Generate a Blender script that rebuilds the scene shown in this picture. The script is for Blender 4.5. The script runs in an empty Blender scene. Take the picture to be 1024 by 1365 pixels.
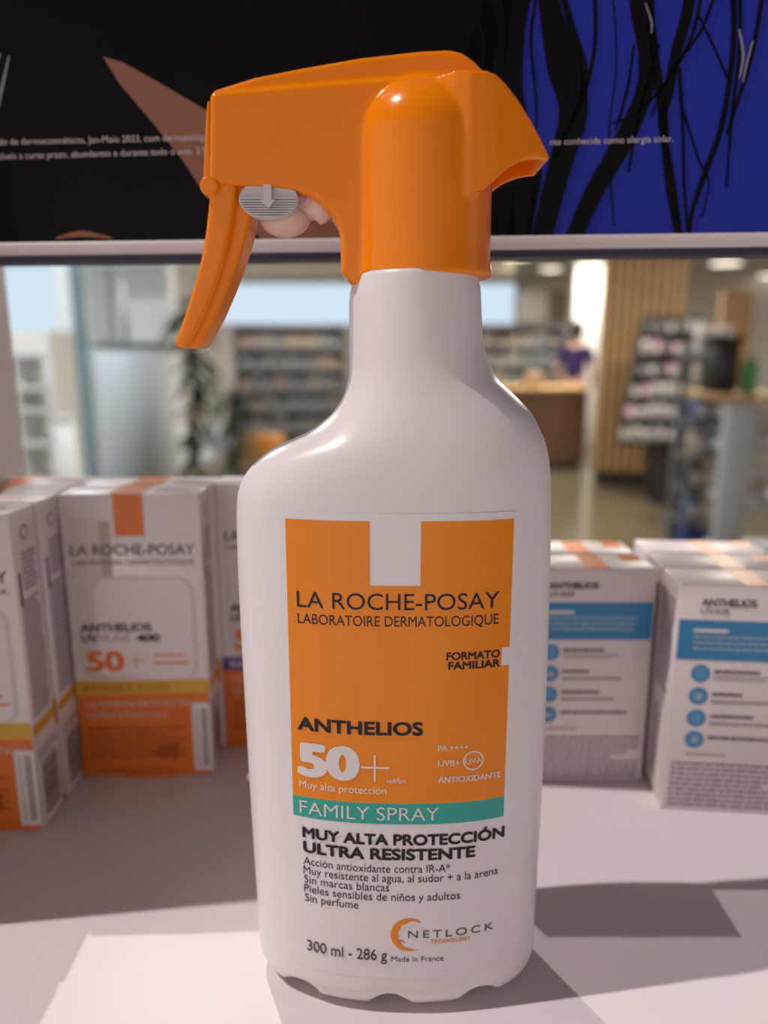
import bpy, bmesh, math, random
import numpy as np
from mathutils import Vector, Matrix
random.seed(7)
SC = bpy.context.scene
COL = SC.collection

# ------------------------------------------------------------------ camera
F = 980.0                       # focal length in photo pixels (1024x1365)
PITCH = math.radians(12.2)
CAMZ = 0.172                    # camera height above the shelf top (z = 0)
cam = bpy.data.cameras.new('camera')
cam.sensor_fit = 'VERTICAL'; cam.sensor_height = 36.0; cam.sensor_width = 27.0
cam.lens = 36.0 * F / 1365.0
cam.clip_start = 0.01; cam.clip_end = 200
cam.dof.use_dof = True
cam.dof.focus_distance = 0.178
cam.dof.aperture_fstop = cam.lens / 3.5
camo = bpy.data.objects.new('camera', cam); COL.objects.link(camo)
camo.location = (0, 0, CAMZ)
camo.rotation_euler = (math.pi / 2 - PITCH, 0, 0)
SC.camera = camo

# ------------------------------------------------------------------ light
SC.view_settings.view_transform = 'Standard'
SC.view_settings.look = 'None'
SC.view_settings.exposure = 0.0
SC.view_settings.gamma = 1.0
SC.view_settings.use_curve_mapping = False

W = bpy.data.worlds.new('world'); SC.world = W; W.use_nodes = True
nt = W.node_tree; nt.nodes.clear()
wo = nt.nodes.new('ShaderNodeOutputWorld'); bg = nt.nodes.new('ShaderNodeBackground')
tc = nt.nodes.new('ShaderNodeTexCoord'); sx = nt.nodes.new('ShaderNodeSeparateXYZ')
mr = nt.nodes.new('ShaderNodeMapRange'); mr.inputs[1].default_value = -0.35; mr.inputs[2].default_value = 0.5
mx = nt.nodes.new('ShaderNodeMix'); mx.data_type = 'RGBA'
mx.inputs[7].default_value = (0.66, 0.80, 0.92, 1)      # daylight beyond the windows
nt.links.new(tc.outputs['Generated'], sx.inputs[0]); nt.links.new(sx.outputs[1], mr.inputs[0])
mr2 = nt.nodes.new('ShaderNodeMapRange'); mr2.inputs[1].default_value = 0.12; mr2.inputs[2].default_value = 0.55
dt = nt.nodes.new('ShaderNodeVectorMath'); dt.operation = 'DOT_PRODUCT'; dt.inputs[1].default_value = (-0.78, -0.62, 0.0)
mr3 = nt.nodes.new('ShaderNodeMapRange'); mr3.inputs[1].default_value = -0.1; mr3.inputs[2].default_value = 0.95
mx3 = nt.nodes.new('ShaderNodeMix'); mx3.data_type = 'RGBA'
mx3.inputs[6].default_value = (0.20, 0.17, 0.165, 1); mx3.inputs[7].default_value = (1.10, 0.955, 0.92, 1)   # shop front: the bright side is to the left
nt.links.new(tc.outputs['Generated'], dt.inputs[0]); nt.links.new(dt.outputs['Value'], mr3.inputs[0]); nt.links.new(mr3.outputs[0], mx3.inputs[0])
nt.links.new(mx3.outputs[2], mx.inputs[6])
mx2 = nt.nodes.new('ShaderNodeMix'); mx2.data_type = 'RGBA'
mx2.inputs[7].default_value = (0.085, 0.07, 0.066, 1)     # dim shop ceiling overhead
nt.links.new(mr.outputs[0], mx.inputs[0]); nt.links.new(sx.outputs[2], mr2.inputs[0])
nt.links.new(mr2.outputs[0], mx2.inputs[0]); nt.links.new(mx.outputs[2], mx2.inputs[6]); nt.links.new(mx2.outputs[2], bg.inputs[0])
bg.inputs[1].default_value = 1.0
nt.links.new(bg.outputs[0], wo.inputs[0])

def aim(o, d):
    o.rotation_euler = Vector(d).to_track_quat('-Z', 'Y').to_euler()

def sun_dir(travel_x, travel_y, elev):
    h = math.hypot(travel_x, travel_y); c = math.cos(math.radians(elev))
    return (travel_x / h * c, travel_y / h * c, -math.sin(math.radians(elev)))

sl = bpy.data.lights.new('sun', 'SUN'); sl.energy = 2.1; sl.angle = math.radians(0.6); sl.color = (1.0, 0.925, 0.915)
so = bpy.data.objects.new('sun', sl); COL.objects.link(so); so.location = (-1.5, -0.3, 2.6)
aim(so, sun_dir(1, 0.13, 60))

sp = bpy.data.lights.new('ceiling_spot', 'SPOT'); sp.energy = 37; sp.spot_size = math.radians(50); sp.spot_blend = 0.4
sp.shadow_soft_size = 0.006; sp.color = (1.0, 0.93, 0.9)
spo = bpy.data.objects.new('ceiling_spot', sp); COL.objects.link(spo)
_d = sun_dir(0.45, -0.89, 51)
spo.location = Vector((0.0, 0.17, 0.0)) - Vector(_d) * 1.65
aim(spo, _d)

def area(name, loc, size, power, color=(1, 0.93, 0.82)):
    l = bpy.data.lights.new(name, 'AREA'); l.size = size; l.energy = power; l.color = color
    o = bpy.data.objects.new(name, l); COL.objects.link(o); o.location = loc
    return o
CEIL = 1.57; FLOOR = -1.18
area('shop_lamp_and_fill', (0.6, 5.4, CEIL - 0.09), 0.5, 50)
area('shop_lamp_and_fill', (2.0, 8.5, CEIL - 0.09), 0.5, 100)
area('shop_lamp_and_fill', (-1.0, 9.2, CEIL - 0.09), 0.5, 48)
area('shop_lamp_and_fill', (3.0, 10.4, CEIL - 0.09), 0.5, 50)  # added fill, no fixture: brightens the white wall end
area('shop_lamp_and_fill', (-1.75, 3.4, CEIL - 0.09), 0.4, 26, (.88, .96, 1.0))  # added bluish fill, no fixture: lifts the storefront posts and shelf unit
area('shop_lamp_and_fill', (2.4, 5.0, CEIL - 0.09), 0.5, 60)

# ------------------------------------------------------------------ helpers
ST, CT = math.sin(PITCH), math.cos(PITCH)
def P(x, y, Y):
    """where the photo's sight line at (x, y) meets the upright plane at distance Y"""
    u, v = (x - 512) / F, (682.5 - y) / F
    dy = CT + v * ST
    t = Y / dy
    return Vector((u * t, Y, CAMZ + t * (-ST + v * CT)))

def mat(name, col, rough=0.5, spec=0.5, var=0.04, scale=60, bump=0.0, metal=0.0, sss=0.0, emit=None, emit_s=1.0, trans=0.0, coat=0.0):
    m = bpy.data.materials.new(name); m.use_nodes = True
    n = m.node_tree; b = n.nodes['Principled BSDF']
    b.inputs['Roughness'].default_value = rough
    b.inputs['Specular IOR Level'].default_value = spec
    b.inputs['Metallic'].default_value = metal
    b.inputs['Coat Weight'].default_value = coat
    b.inputs['Coat Roughness'].default_value = 0.08
    if sss:
        b.inputs['Subsurface Weight'].default_value = sss
        b.inputs['Subsurface Radius'].default_value = (1, 0.6, 0.4) if col[2] > .3 else (1, 0.25, 0.05)
        b.inputs['Subsurface Scale'].default_value = 0.003
    if trans: b.inputs['Transmission Weight'].default_value = trans
    c = (*col, 1)
    b.inputs['Base Color'].default_value = c
    if var or bump:
        t = n.nodes.new('ShaderNodeTexCoord'); z = n.nodes.new('ShaderNodeTexNoise')
        z.inputs['Scale'].default_value = scale; z.inputs['Detail'].default_value = 4
        n.links.new(t.outputs['Object'], z.inputs['Vector'])
        if var:
            x = n.nodes.new('ShaderNodeMix'); x.data_type = 'RGBA'
            x.inputs[6].default_value = (*[max(0, k * (1 - var)) for k in col], 1)
            x.inputs[7].default_value = (*[min(1, k * (1 + var)) for k in col], 1)
            n.links.new(z.outputs['Fac'], x.inputs[0]); n.links.new(x.outputs[2], b.inputs['Base Color'])
        if bump:
            bp = n.nodes.new('ShaderNodeBump'); bp.inputs['Strength'].default_value = bump; bp.inputs['Distance'].default_value = 0.0005
            n.links.new(z.outputs['Fac'], bp.inputs['Height']); n.links.new(bp.outputs[0], b.inputs['Normal'])
    if emit:
        b.inputs['Emission Color'].default_value = (*emit, 1); b.inputs['Emission Strength'].default_value = emit_s
    return m

class MB:
    """collects verts/faces/material slots for ONE mesh"""
    def __init__(self): self.v = []; self.f = []; self.mi = []; self.mats = []; self.sm = []
    def slot(self, m):
        if m not in self.mats: self.mats.append(m)
        return self.mats.index(m)
    def add(self, vs, fs, m, smooth=False):
        o = len(self.v); s = self.slot(m)
        self.v += [tuple(p) for p in vs]
        for f in fs: self.f.append([i + o for i in f]); self.mi.append(s); self.sm.append(smooth)
    def box(self, a, b, m):
        (x0, y0, z0), (x1, y1, z1) = a, b
        vs = [(x0,y0,z0),(x1,y0,z0),(x1,y1,z0),(x0,y1,z0),(x0,y0,z1),(x1,y0,z1),(x1,y1,z1),(x0,y1,z1)]
        self.add(vs, [(0,3,2,1),(4,5,6,7),(0,1,5,4),(1,2,6,5),(2,3,7,6),(3,0,4,7)], m)
    def bbox(self, a, b, m, r=0.002, seg=2):
        bm = bmesh.new(); bmesh.ops.create_cube(bm, size=1)
        for v in bm.verts: v.co = Vector([a[i] + (v.co[i] + .5) * (b[i] - a[i]) for i in range(3)])
        bmesh.ops.bevel(bm, geom=bm.edges[:], offset=r, segments=seg, affect='EDGES', profile=0.5)
        self.bm(bm, m, True)
    def bm(self, bm, m, smooth=False):
        bm.verts.index_update()
        self.add([v.co.copy() for v in bm.verts], [[v.index for v in f.verts] for f in bm.faces], m, smooth); bm.free()
    def tube(self, pts, rad, m, n=10, cap=True):
        pts = [Vector(p) for p in pts]; k = len(pts)
        rs = rad if isinstance(rad, (list, tuple)) else [rad] * k
        vs = []; fs = []
        for i, p in enumerate(pts):
            t = (pts[min(i+1,k-1)] - pts[max(i-1,0)]).normalized()
            a = t.cross(Vector((0, 0, 1))) if abs(t.z) < 0.95 else t.cross(Vector((0, 1, 0)))
            a.normalize(); b = t.cross(a)
            for j in range(n):
                th = 2 * math.pi * j / n
                vs.append(p + (a * math.cos(th) + b * math.sin(th)) * rs[i])
        for i in range(k - 1):
            for j in range(n):
                fs.append((i*n+j, i*n+(j+1)%n, (i+1)*n+(j+1)%n, (i+1)*n+j))
        if cap: fs += [tuple(range(n)), tuple((k-1)*n+j for j in reversed(range(n)))]
        self.add(vs, fs, m, True)
    def prism(self, poly, y0, y1, m):
        """poly: list of (x, z); extruded along Y"""
        n = len(poly)
        vs = [(x, y0, z) for x, z in poly] + [(x, y1, z) for x, z in poly]
        fs = [tuple(range(n)), tuple(range(2*n-1, n-1, -1))] + [(i, n+i, n+(i+1)%n, (i+1)%n) for i in range(n)]
        self.add(vs, fs, m)
    def ellipsoid(self, c, r, m, nu=16, nv=10):
        vs = []; fs = []
        for i in range(nv + 1):
            ph = math.pi * i / nv
            for j in range(nu):
                th = 2*math.pi*j/nu
                vs.append((c[0]+r[0]*math.sin(ph)*math.cos(th), c[1]+r[1]*math.sin(ph)*math.sin(th), c[2]+r[2]*math.cos(ph)))
        for i in range(nv):
            for j in range(nu):
                fs.append((i*nu+j, (i+1)*nu+j, (i+1)*nu+(j+1)%nu, i*nu+(j+1)%nu))
        self.add(vs, fs, m, True)
    def mesh(self, name, shift=None):
        me = bpy.data.meshes.new(name)
        vs = self.v if shift is None else [tuple(Vector(p) - Vector(shift)) for p in self.v]
        me.from_pydata(vs, [], self.f); me.validate(clean_customdata=False)
        for m in self.mats: me.materials.append(m)
        if len(me.polygons) == len(self.f):
            me.polygons.foreach_set('material_index', self.mi)
            me.polygons.foreach_set('use_smooth', self.sm)
        bm = bmesh.new(); bm.from_mesh(me); bmesh.ops.remove_doubles(bm, verts=bm.verts, dist=1e-7)
        bmesh.ops.recalc_face_normals(bm, faces=bm.faces); bm.to_mesh(me); bm.free()
        return me
    def build(self, name, parent=None, local=False, raw=False):
        """parent: the thing; local=True: verts are already in the parent's space"""
        shift = None
        if parent is not None and not local: shift = parent.matrix_basis.translation
        me = self.mesh(name, shift)
        o = bpy.data.objects.new(name, me); COL.objects.link(o)
        if parent is not None: o.parent = parent
        return o

def tag(o, label=None, cat=None, group=None, kind=None):
    if label: o['label'] = label
    if cat: o['category'] = cat
    if group: o['group'] = group
    if kind: o['kind'] = kind
    return o
def thing(name, loc, label, cat, group=None, rz=0.0):
    o = bpy.data.objects.new(name, None); COL.objects.link(o)
    o.empty_display_size = 0.02
    o.location = loc; o.rotation_euler = (0, 0, rz)
    return tag(o, label, cat, group)
def struct(o): o['kind'] = 'structure'; return o
def single(mb, name, base, label, cat, group=None):
    """one-mesh thing with its origin at its base"""
    me = mb.mesh(name, base); o = bpy.data.objects.new(name, me); COL.objects.link(o); o.location = base
    return tag(o, label, cat, group)

# flat text as triangles, unit: width 1 x cap height 1
_tc = {}
def text_tris(s, bold=0.0, sp=1.0):
    key = (s, bold, sp)
    if key in _tc: return _tc[key]
    cu = bpy.data.curves.new('t', 'FONT'); cu.body = s; cu.size = 1; cu.resolution_u = 4; cu.offset = min(bold, 0)
    cu.fill_mode = 'FRONT'; cu.space_character = sp
    o = bpy.data.objects.new('t', cu); COL.objects.link(o)
    dg = bpy.context.evaluated_depsgraph_get(); dg.update()
    me = bpy.data.meshes.new_from_object(o.evaluated_get(dg))
    bpy.data.objects.remove(o); bpy.data.curves.remove(cu)
    vs = [v.co.copy() for v in me.vertices]; fs = [list(p.vertices) for p in me.polygons]
    bpy.data.meshes.remove(me)
    if bold > 0:
        v0, f0 = vs, fs; vs, fs = [], []
        for q_, (dx, dy) in enumerate([(0, 0)] + [(math.cos(k_*math.pi/7), .8*math.sin(k_*math.pi/7)) for k_ in range(14)]):
            o_ = len(vs); vs += [Vector((v.x + dx*bold, v.y + dy*bold, q_)) for v in v0]; fs += [[i + o_ for i in f] for f in f0]
    xs = [v.x for v in vs]; x0, x1 = min(xs), max(xs)
    bb_ = max(bold, 0) * .8
    cap = 0.729 + 2 * bb_; y0 = -bb_
    out = ([((v.x - x0) / (x1 - x0), (v.y - y0) / cap, v.z * 3e-6) for v in vs], fs, (x1 - x0) / cap)
    _tc[key] = out
    return out

# ------------------------------------------------------------------ materials
M_white = mat('white_plastic', (0.85, 0.815, 0.81), 0.30, 0.45, 0.01, 200, sss=0.12)
M_orange = mat('orange_plastic', (0.97, 0.255, 0.0012), 0.18, 0.35, 0.03, 80, sss=0.15)
M_film = mat('label_film', (0.85, 0.815, 0.815), 0.22, 0.5, 0.0)
M_lorange = mat('label_orange', (0.92, 0.27, 0.010), 0.25, 0.4, 0.02, 300)
M_teal = mat('label_teal', (0.04, 0.42, 0.36), 0.25, 0.4, 0.02, 300)
M_ink = mat('black_ink', (0.018, 0.014, 0.016), 0.35, 0.3, 0.0)
M_greyink = mat('grey_ink', (0.09, 0.075, 0.09), 0.35, 0.3, 0.0)
M_wink = mat('white_ink', (0.82, 0.78, 0.76), 0.35, 0.3, 0.0)
M_pink = mat('milky_plastic', (0.80, 0.56, 0.47), 0.4, 0.4, 0.02, 200, sss=0.3)
M_grey = mat('pale_grey_plastic', (0.62, 0.61, 0.62), 0.4, 0.4, 0.02, 200)
M_shelf = mat('shelf_laminate', (0.76, 0.68, 0.69), 0.40, 0.3, 0.03, 25, bump=0.02)
M_frame = mat('frame_white', (0.70, 0.62, 0.61), 0.4, 0.5, 0.02, 40)
M_dark = mat('dark_edge', (0.03, 0.03, 0.06), 0.5, 0.4, 0.02, 40)

# ================================================================== STRUCTURE
M_floor = mat('floor_tile', (0.135, 0.112, 0.072), 0.17, 0.5, 0.08, 3)
M_ceil = mat('ceiling_paint', (0.74, 0.69, 0.58), 0.8, 0.2, 0.02, 5)
M_wall = mat('wall_paint', (0.76, 0.71, 0.63), 0.7, 0.3, 0.02, 5)
M_wwall = mat('bright_wall_paint', (0.88, 0.87, 0.84), 0.6, 0.3, 0.02, 5)
BACK = 14.0
b = MB(); b.box((-2.3, -1.2, FLOOR - 0.1), (7, BACK + 0.2, FLOOR), M_floor); struct(b.build('floor'))
b = MB(); b.box((-30, -6, FLOOR - 0.12), (-2.3, 30, FLOOR - 0.01), mat('pavement_stone', (.55, .60, .62), .7, .3, .08, 3)); struct(b.build('ground'))
b = MB(); b.box((-3.6, 1.3, CEIL), (7, BACK + 0.2, CEIL + 0.1), M_ceil); struct(b.build('ceiling'))
wz0, wz1 = P(400, 432, BACK).z, P(400, 377, BACK).z
wx0, wx1 = P(262, 400, BACK).x, P(688, 400, BACK).x
b = MB()
b.box((-4.1, BACK, FLOOR), (7, BACK + 0.15, wz0), M_wall)
b.box((-4.1, BACK, wz1), (7, BACK + 0.15, CEIL), M_wall)
b.box((-4.1, BACK, wz0), (wx0, BACK + 0.15, wz1), M_wall)
b.box((wx1, BACK, wz0), (7, BACK + 0.15, wz1), M_wall)
struct(b.build('wall_back'))
b = MB(); b.box((6.9, 0.9, FLOOR), (7.0, BACK, CEIL), M_wwall); struct(b.build('wall_right'))
# long window frame in the back wall
b = MB()
fr = mat('window_frame_paint', (0.55, 0.53, 0.5), 0.5, 0.4, 0.02, 5)
b.box((wx0, BACK - .04, wz0 - .05), (wx1, BACK + .1, wz0), fr); b.box((wx0, BACK - .04, wz1), (wx1, BACK + .1, wz1 + .05), fr)
b.box((wx0 - .06, BACK - .04, wz0 - .05), (wx0, BACK + .1, wz1 + .05), fr); b.box((wx1, BACK - .04, wz0 - .05), (wx1 + .06, BACK + .1, wz1 + .05), fr)
struct(b.build('window_1'))
# soffit across the back of the shop
b = MB(); b.box((-4.2, 11.2, P(400, 366, 11.2).z), (1.9, 11.5, CEIL), mat('soffit_paint', (0.70, 0.66, 0.55), .7, .3, .02, 5)); struct(b.build('trim_1'))
# white wall end right of the person
b = MB(); x0 = P(764, 450, 11).x; x1 = P(806, 450, 11).x
b.box((x0, 11.0, FLOOR), (x1, 11.3, CEIL), M_wwall); struct(b.build('wall_side'))
# storefront posts at left
M_post = mat('post_paint', (0.84, 0.90, 0.92), 0.5, 0.4, 0.02, 8)
for i, (xa, xb, Y) in enumerate(((80, 106, 4.6), (112, 150, 5.4), (158, 230, 5.4))):
    b = MB(); b.box((P(xa, 480, Y).x, Y, FLOOR), (P(xb, 480, Y).x, Y + 0.2, CEIL), M_post)
    struct(b.build('trim_%d' % (i + 2)))
b = MB(); Y = 5.0; b.box((P(-60, 480, Y).x, Y, FLOOR), (P(240, 480, Y).x, Y + .12, FLOOR + 0.16), M_post); struct(b.build('trim_5'))
b = MB(); b.box((P(-60, 480, Y).x, Y, P(100, 352, Y).z), (P(240, 480, Y).x, Y + .12, CEIL), M_post); struct(b.build('trim_6'))

# ================================================================== DISPLAY UNIT
b = MB(); b.bbox((-0.62, 0.02, -0.022), (0.62, 0.47, -0.0003), M_shelf, 0.0015); 
stand = thing('display_stand', (0, 0.2, -0.022), 'pinkish white glossy display shelf under the spray bottle and cartons', 'display stand')
b.build('shelf_board', stand)

# header board with the poster: turned 5 degrees
PY = 0.252; PYAW = math.radians(-5.0)
hd = thing('header_board', (0, PY, 0), 'dark poster board with hair on blue above the opening', 'poster board', rz=PYAW)
HZ0 = P(512, 336, PY).z; HZ1 = P(512, 318, PY).z
b = MB(); b.bbox((-0.36, 0.0012, HZ1 - 0.001), (0.36, 0.008, 0.46), M_dark, 0.0008); b.build('backing_board', hd, True)
b = MB(); b.bbox((-0.36, -0.003, HZ0), (0.36, 0.010, HZ1), M_frame, 0.0008); 
b.build('bottom_rail', hd, True)['label'] = 'pinkish white bottom rail'
b = MB(); b.box((-0.36, -0.0015, HZ0 - 0.0022), (0.36, 0.0095, HZ0 - 0.0001), M_dark); b.build('rail_dark_strip', hd, True)['label'] = 'dark strip under the white rail'  # thin dark strip along the underside of the rail

M_pblue = mat('poster_blue', (0.022, 0.034, 0.34), 0.28, 0.07, 0.25, 9)
M_pblack = mat('poster_black', (0.005, 0.004, 0.005), 0.28, 0.07, 0.5, 20)
M_pskin = mat('poster_skin', (0.28, 0.12, 0.082), 0.28, 0.14, 0.15, 25)
M_pstr = mat('poster_strand', (0.22, 0.22, 0.27), 0.3, 0.22, 0.2, 60)
M_ptext = mat('poster_text', (0.62, 0.54, 0.56), 0.3, 0.2, 0.0)
cy, sy = math.cos(PYAW), math.sin(PYAW)
def L(x, y):
    """photo point -> (x, z) on the poster's own plane"""
    u, v = (x - 512) / F, (682.5 - y) / F
    d = Vector((u, CT + v * ST, -ST + v * CT))
    nrm = Vector((-sy, cy, 0)); t = PY * cy / d.dot(nrm)
    p = d * t
    q = p - Vector((0, PY, 0))
    return (q.x * cy + q.y * sy, CAMZ + p.z)
pb = MB()
def flat(poly, dep, m):
    pts = [L(x, y) for x, y in poly]
    bm = bmesh.new(); vs = [bm.verts.new((x, -dep, z)) for x, z in pts]
    f = bm.faces.new(vs); bmesh.ops.triangulate(bm, faces=[f]); pb.bm(bm, m)
def ribbon(pts, ws, dep, m, n=14):
    pts = [Vector(p) for p in pts]; out = []
    def cr(i, t):
        p0, p1, p2, p3 = pts[max(i-1,0)], pts[i], pts[i+1], pts[min(i+2,len(pts)-1)]
        return 0.5*((2*p1)+(p2-p0)*t+(2*p0-5*p1+4*p2-p3)*t*t+(3*p1-p0-3*p2+p3)*t**3)
    for i in range(len(pts)-1):
        for k in range(n): out.append((cr(i, k/n), ws[i]+(ws[i+1]-ws[i])*k/n))
    out.append((pts[-1], ws[-1]))
    vs = []
    for i, (p, w) in enumerate(out):
        a = out[max(i-1,0)][0]; c = out[min(i+1,len(out)-1)][0]; t = (c-a).normalized(); nn = Vector((-t.y, t.x))
        for s in (-1, 1):
            q = p + nn*w*0.5*s; x, z = L(q.x, q.y); vs.append((x, -dep, z))
    pb.add(vs, [(2*i, 2*i+1, 2*i+3, 2*i+2) for i in range(len(out)-1)], m)
pb.box((-0.36, 0.0, HZ1), (0.36, 0.0012, 0.46), M_pblue)
flat([(-330, -160), (700, -160), (668, -60), (648, 0), (632, 40), (618, 90), (600, 140), (640, 230), (672, 280), (678, 320), (-330, 345)], 0.0002, M_pblack)
flat([(138, 76), (165, 84), (215, 112), (290, 156), (360, 200), (420, 248), (462, 300), (470, 330), (360, 330), (330, 300), (275, 262), (245, 215), (205, 165), (160, 112)], 0.0004, M_pskin)
ribbon([(75, 318), (110, 312), (150, 318)], [2, 9, 2], 0.0004, M_pskin)
ribbon([(-6, 160), (3, 120), (13, 75)], [5, 5, 2], 0.0004, M_pstr); ribbon([(-8, 100), (2, 72)], [3, 2], 0.0004, M_pstr)
hair = [
 ([(700,-40),(690,40),(684,120),(700,230),(690,325)], [30,20,26,30,34]),
 ([(655,-40),(668,40),(664,110),(672,230),(672,325)], [22,10,16,22,30]),
 ([(728,-40),(735,20),(752,90),(764,150),(744,230),(720,325)], [24,30,46,38,30,26]),
 ([(742,-40),(760,30),(778,90),(776,130),(755,175),(740,210)], [8,9,10,9,7,4]),
 ([(790,-40),(794,40),(786,100),(768,150),(752,185)], [5,5,5,5,3]),
 ([(845,-40),(856,20),(864,75),(858,125),(830,190),(790,260),(762,325)], [22,30,26,22,26,24,22]),
 ([(866,-40),(868,40),(876,100),(884,160),(890,240),(898,285),(908,325)], [10,11,12,12,8,9,12]),
 ([(925,-40),(915,20),(900,75),(890,130),(882,165),(895,230),(905,300)], [14,15,14,12,10,6,6]),
 ([(975,-40),(978,40),(972,110),(960,175),(940,230),(922,285),(918,325)], [8,7,7,7,8,6,5]),
 ([(985,-40),(986,60),(975,160),(968,250)], [5,5,4,3]),
 ([(1018,-40),(1012,20),(1000,80),(985,130),(968,180)], [7,6,6,5,3]),
 ([(940,-40),(925,40),(895,100),(850,150),(815,165)], [4,4,4,3,2]),
 ([(960,-30),(935,40),(895,95),(868,155)], [4,4,4,2]),
 ([(845,60),(838,110),(828,150),(820,175)], [3,4,4,2]),
 ([(930,20),(950,60),(972,110)], [3,3,3]), ([(905,90),(910,170),(912,250),(918,325)], [5,4,4,3]),
 ([(878,60),(860,120),(846,180),(838,230)], [4,4,4,3]), ([(720,225),(712,270),(700,325)], [7,8,9]),
 ([(635,20),(645,60),(640,100)], [4,5,4]), ([(905,130),(930,210),(945,245),(935,290)], [3,3,2,2]),
 ([(720,-30),(708,50),(715,140),(712,200)], [3,4,3,2]), ([(815,-20),(822,80),(812,180),(818,300)], [2,2,2,2]),
]
for p, w in hair: ribbon(p, w, 0.0004, M_pblack)
ribbon([(985, 40), (990, 75), (985, 105)], [3, 4, 2], 0.0005, M_pstr); ribbon([(1003, 55), (995, 85), (990, 110)], [2, 3, 2], 0.0005, M_pstr)
ribbon([(860, 5), (868, 30), (868, 45)], [2, 3, 2], 0.0005, M_pstr)
def ptext(s, x0, x1, yb0, yb1, cap):
    tv, tf, _ = text_tris(s)
    a = L(x0, yb0); c = L(x1, yb1); h = L(x0, yb0 - cap)[1] - a[1]
    pb.add([(a[0]+(c[0]-a[0])*u, -0.0006, a[1]+(c[1]-a[1])*u+h*v) for u, v, w in tv], tf, M_ptext)
ptext('do de dermocosméticos, Jan-Maio 2023, com dermatológicos', 0, 292, 194, 187, 9)
ptext('tíveis a curto prazo, abundantes e durante todo o ano. 3.Test', 0, 292, 213, 205, 9)
ptext('nte conhecida como alergia solar.', 733, 897, 194, 189.5, 9)
pb.build('poster_print', hd, True)

# left side panel of the unit
b = MB(); bm = bmesh.new()
pp = [(0.186, -0.001), (0.374, -0.001), (0.374, 0.262), (0.286, 0.262), (0.286, 0.188), (0.256, 0.188), (0.256, 0.262), (0.186, 0.262)]
va = [bm.verts.new((-0.192, y, z)) for y, z in pp]; vb_ = [bm.verts.new((-0.184, y, z)) for y, z in pp]
bm.faces.new(va); bm.faces.new(vb_[::-1])
for i in range(len(pp)): bm.faces.new((va[i], vb_[i], vb_[(i+1)%len(pp)], va[(i+1)%len(pp)]))
bmesh.ops.recalc_face_normals(bm, faces=bm.faces); bmesh.ops.bevel(bm, geom=bm.edges[:], offset=.001, segments=2, affect='EDGES', profile=.5)
b.bm(bm, M_frame)
b.build('side_panel', stand)['label'] = 'upright side panel at the left edge'

# ================================================================== SPRAY BOTTLE
BY = 0.1838
root = thing('spray_bottle', (0.003, BY, 0), 'large white sunscreen bottle with orange trigger spray head, front and centre', 'spray bottle')
rows = [(366,473,639),(372,471,640),(385,467,642.5),(400,465,643),(440,465,645),(470,465,649),(490,465,657),(505,464,665),(520,460,681),(531,456,692),(545,447,705),
 (553,441,711),(562,431,716),(571,420,720),(583,399,725.5),(593,375,728.5),(600,362,730),(606,353,731.5),(613,344,732.5),(621,335,733.2),(630,328,733.8),(639,322,734.2),(650,318,734.5),
 (663,315,734.6),(694,314,734.2),(760,316,733),(900,323,729),(1040,331,723),(1150,338,717),(1200,341.5,714),(1247,344.5,711)]
zs = []; ac = []; xcs = []; bs = []; ns = []
for y, xl, xr in rows:
    a, c = P(xl, y, BY - .003), P(xr, y, BY - .003)
    zs.append(a.z); ac.append((c.x - a.x) / 2); xcs.append((a.x + c.x) / 2)
    k = min(1, max(0, (y - 470) / (640 - 470))); k = k * k * (3 - 2 * k)
    q = min(1, max(0, (y - 760) / (1200 - 760)))
    bs.append(0.0163 + (0.0188 - 0.0163) * k + 0.0020 * q); ns.append(2.0 + 0.55 * k - 0.27 * q)
zs = np.array(zs[::-1]); ac = np.array(ac[::-1]); xcs = np.array(xcs[::-1]); bs = np.array(bs[::-1]); ns = np.array(ns[::-1])
def pchip(x, xp, fp):
    h = np.diff(xp); d = np.diff(fp) / h; m = np.zeros(len(xp)); m[0] = d[0]; m[-1] = d[-1]
    for i in range(1, len(xp) - 1):
        m[i] = 0 if d[i-1]*d[i] <= 0 else 2 / (1/d[i-1] + 1/d[i])
    x = np.clip(np.atleast_1d(x), xp[0], xp[-1]); i = np.clip(np.searchsorted(xp, x) - 1, 0, len(xp) - 2)
    t = (x - xp[i]) / h[i]
    return (2*t**3-3*t**2+1)*fp[i]+(t**3-2*t**2+t)*h[i]*m[i]+(-2*t**3+3*t**2)*fp[i+1]+(t**3-t**2)*h[i]*m[i+1]
def prof(z):
    return [float(pchip(z, zs, q)[0]) for q in (ac, xcs, bs, ns)]
NSEG = 144
SHEAR = 0.022      # the body stands turned a degree
b = MB(); vs = []; fs = []
RB = 0.0075
ring_z = []
for k in range(8): 
    th = math.pi/2 * k / 7; ring_z.append((RB * (1 - math.sin(th)) , RB * (1 - math.cos(th))))   # (z, inset) from side down to base
ring_z = [(z, ins) for z, ins in ring_z]
zlist = [(0.0, 0.030), (0.0, 0.016)] + [(z, ins) for z, ins in reversed(ring_z)]
ztop = zs[-1]
zz = RB
while zz < ztop:
    zz += 0.0016 if (zz > 0.09) else 0.004
    zlist.append((min(zz, ztop), 0.0))
zlist.append((ztop, 0.003))
notch_x = [P(402, 1315, .168).x, P(520, 1335, .166).x, P(638, 1328, .167).x]
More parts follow.
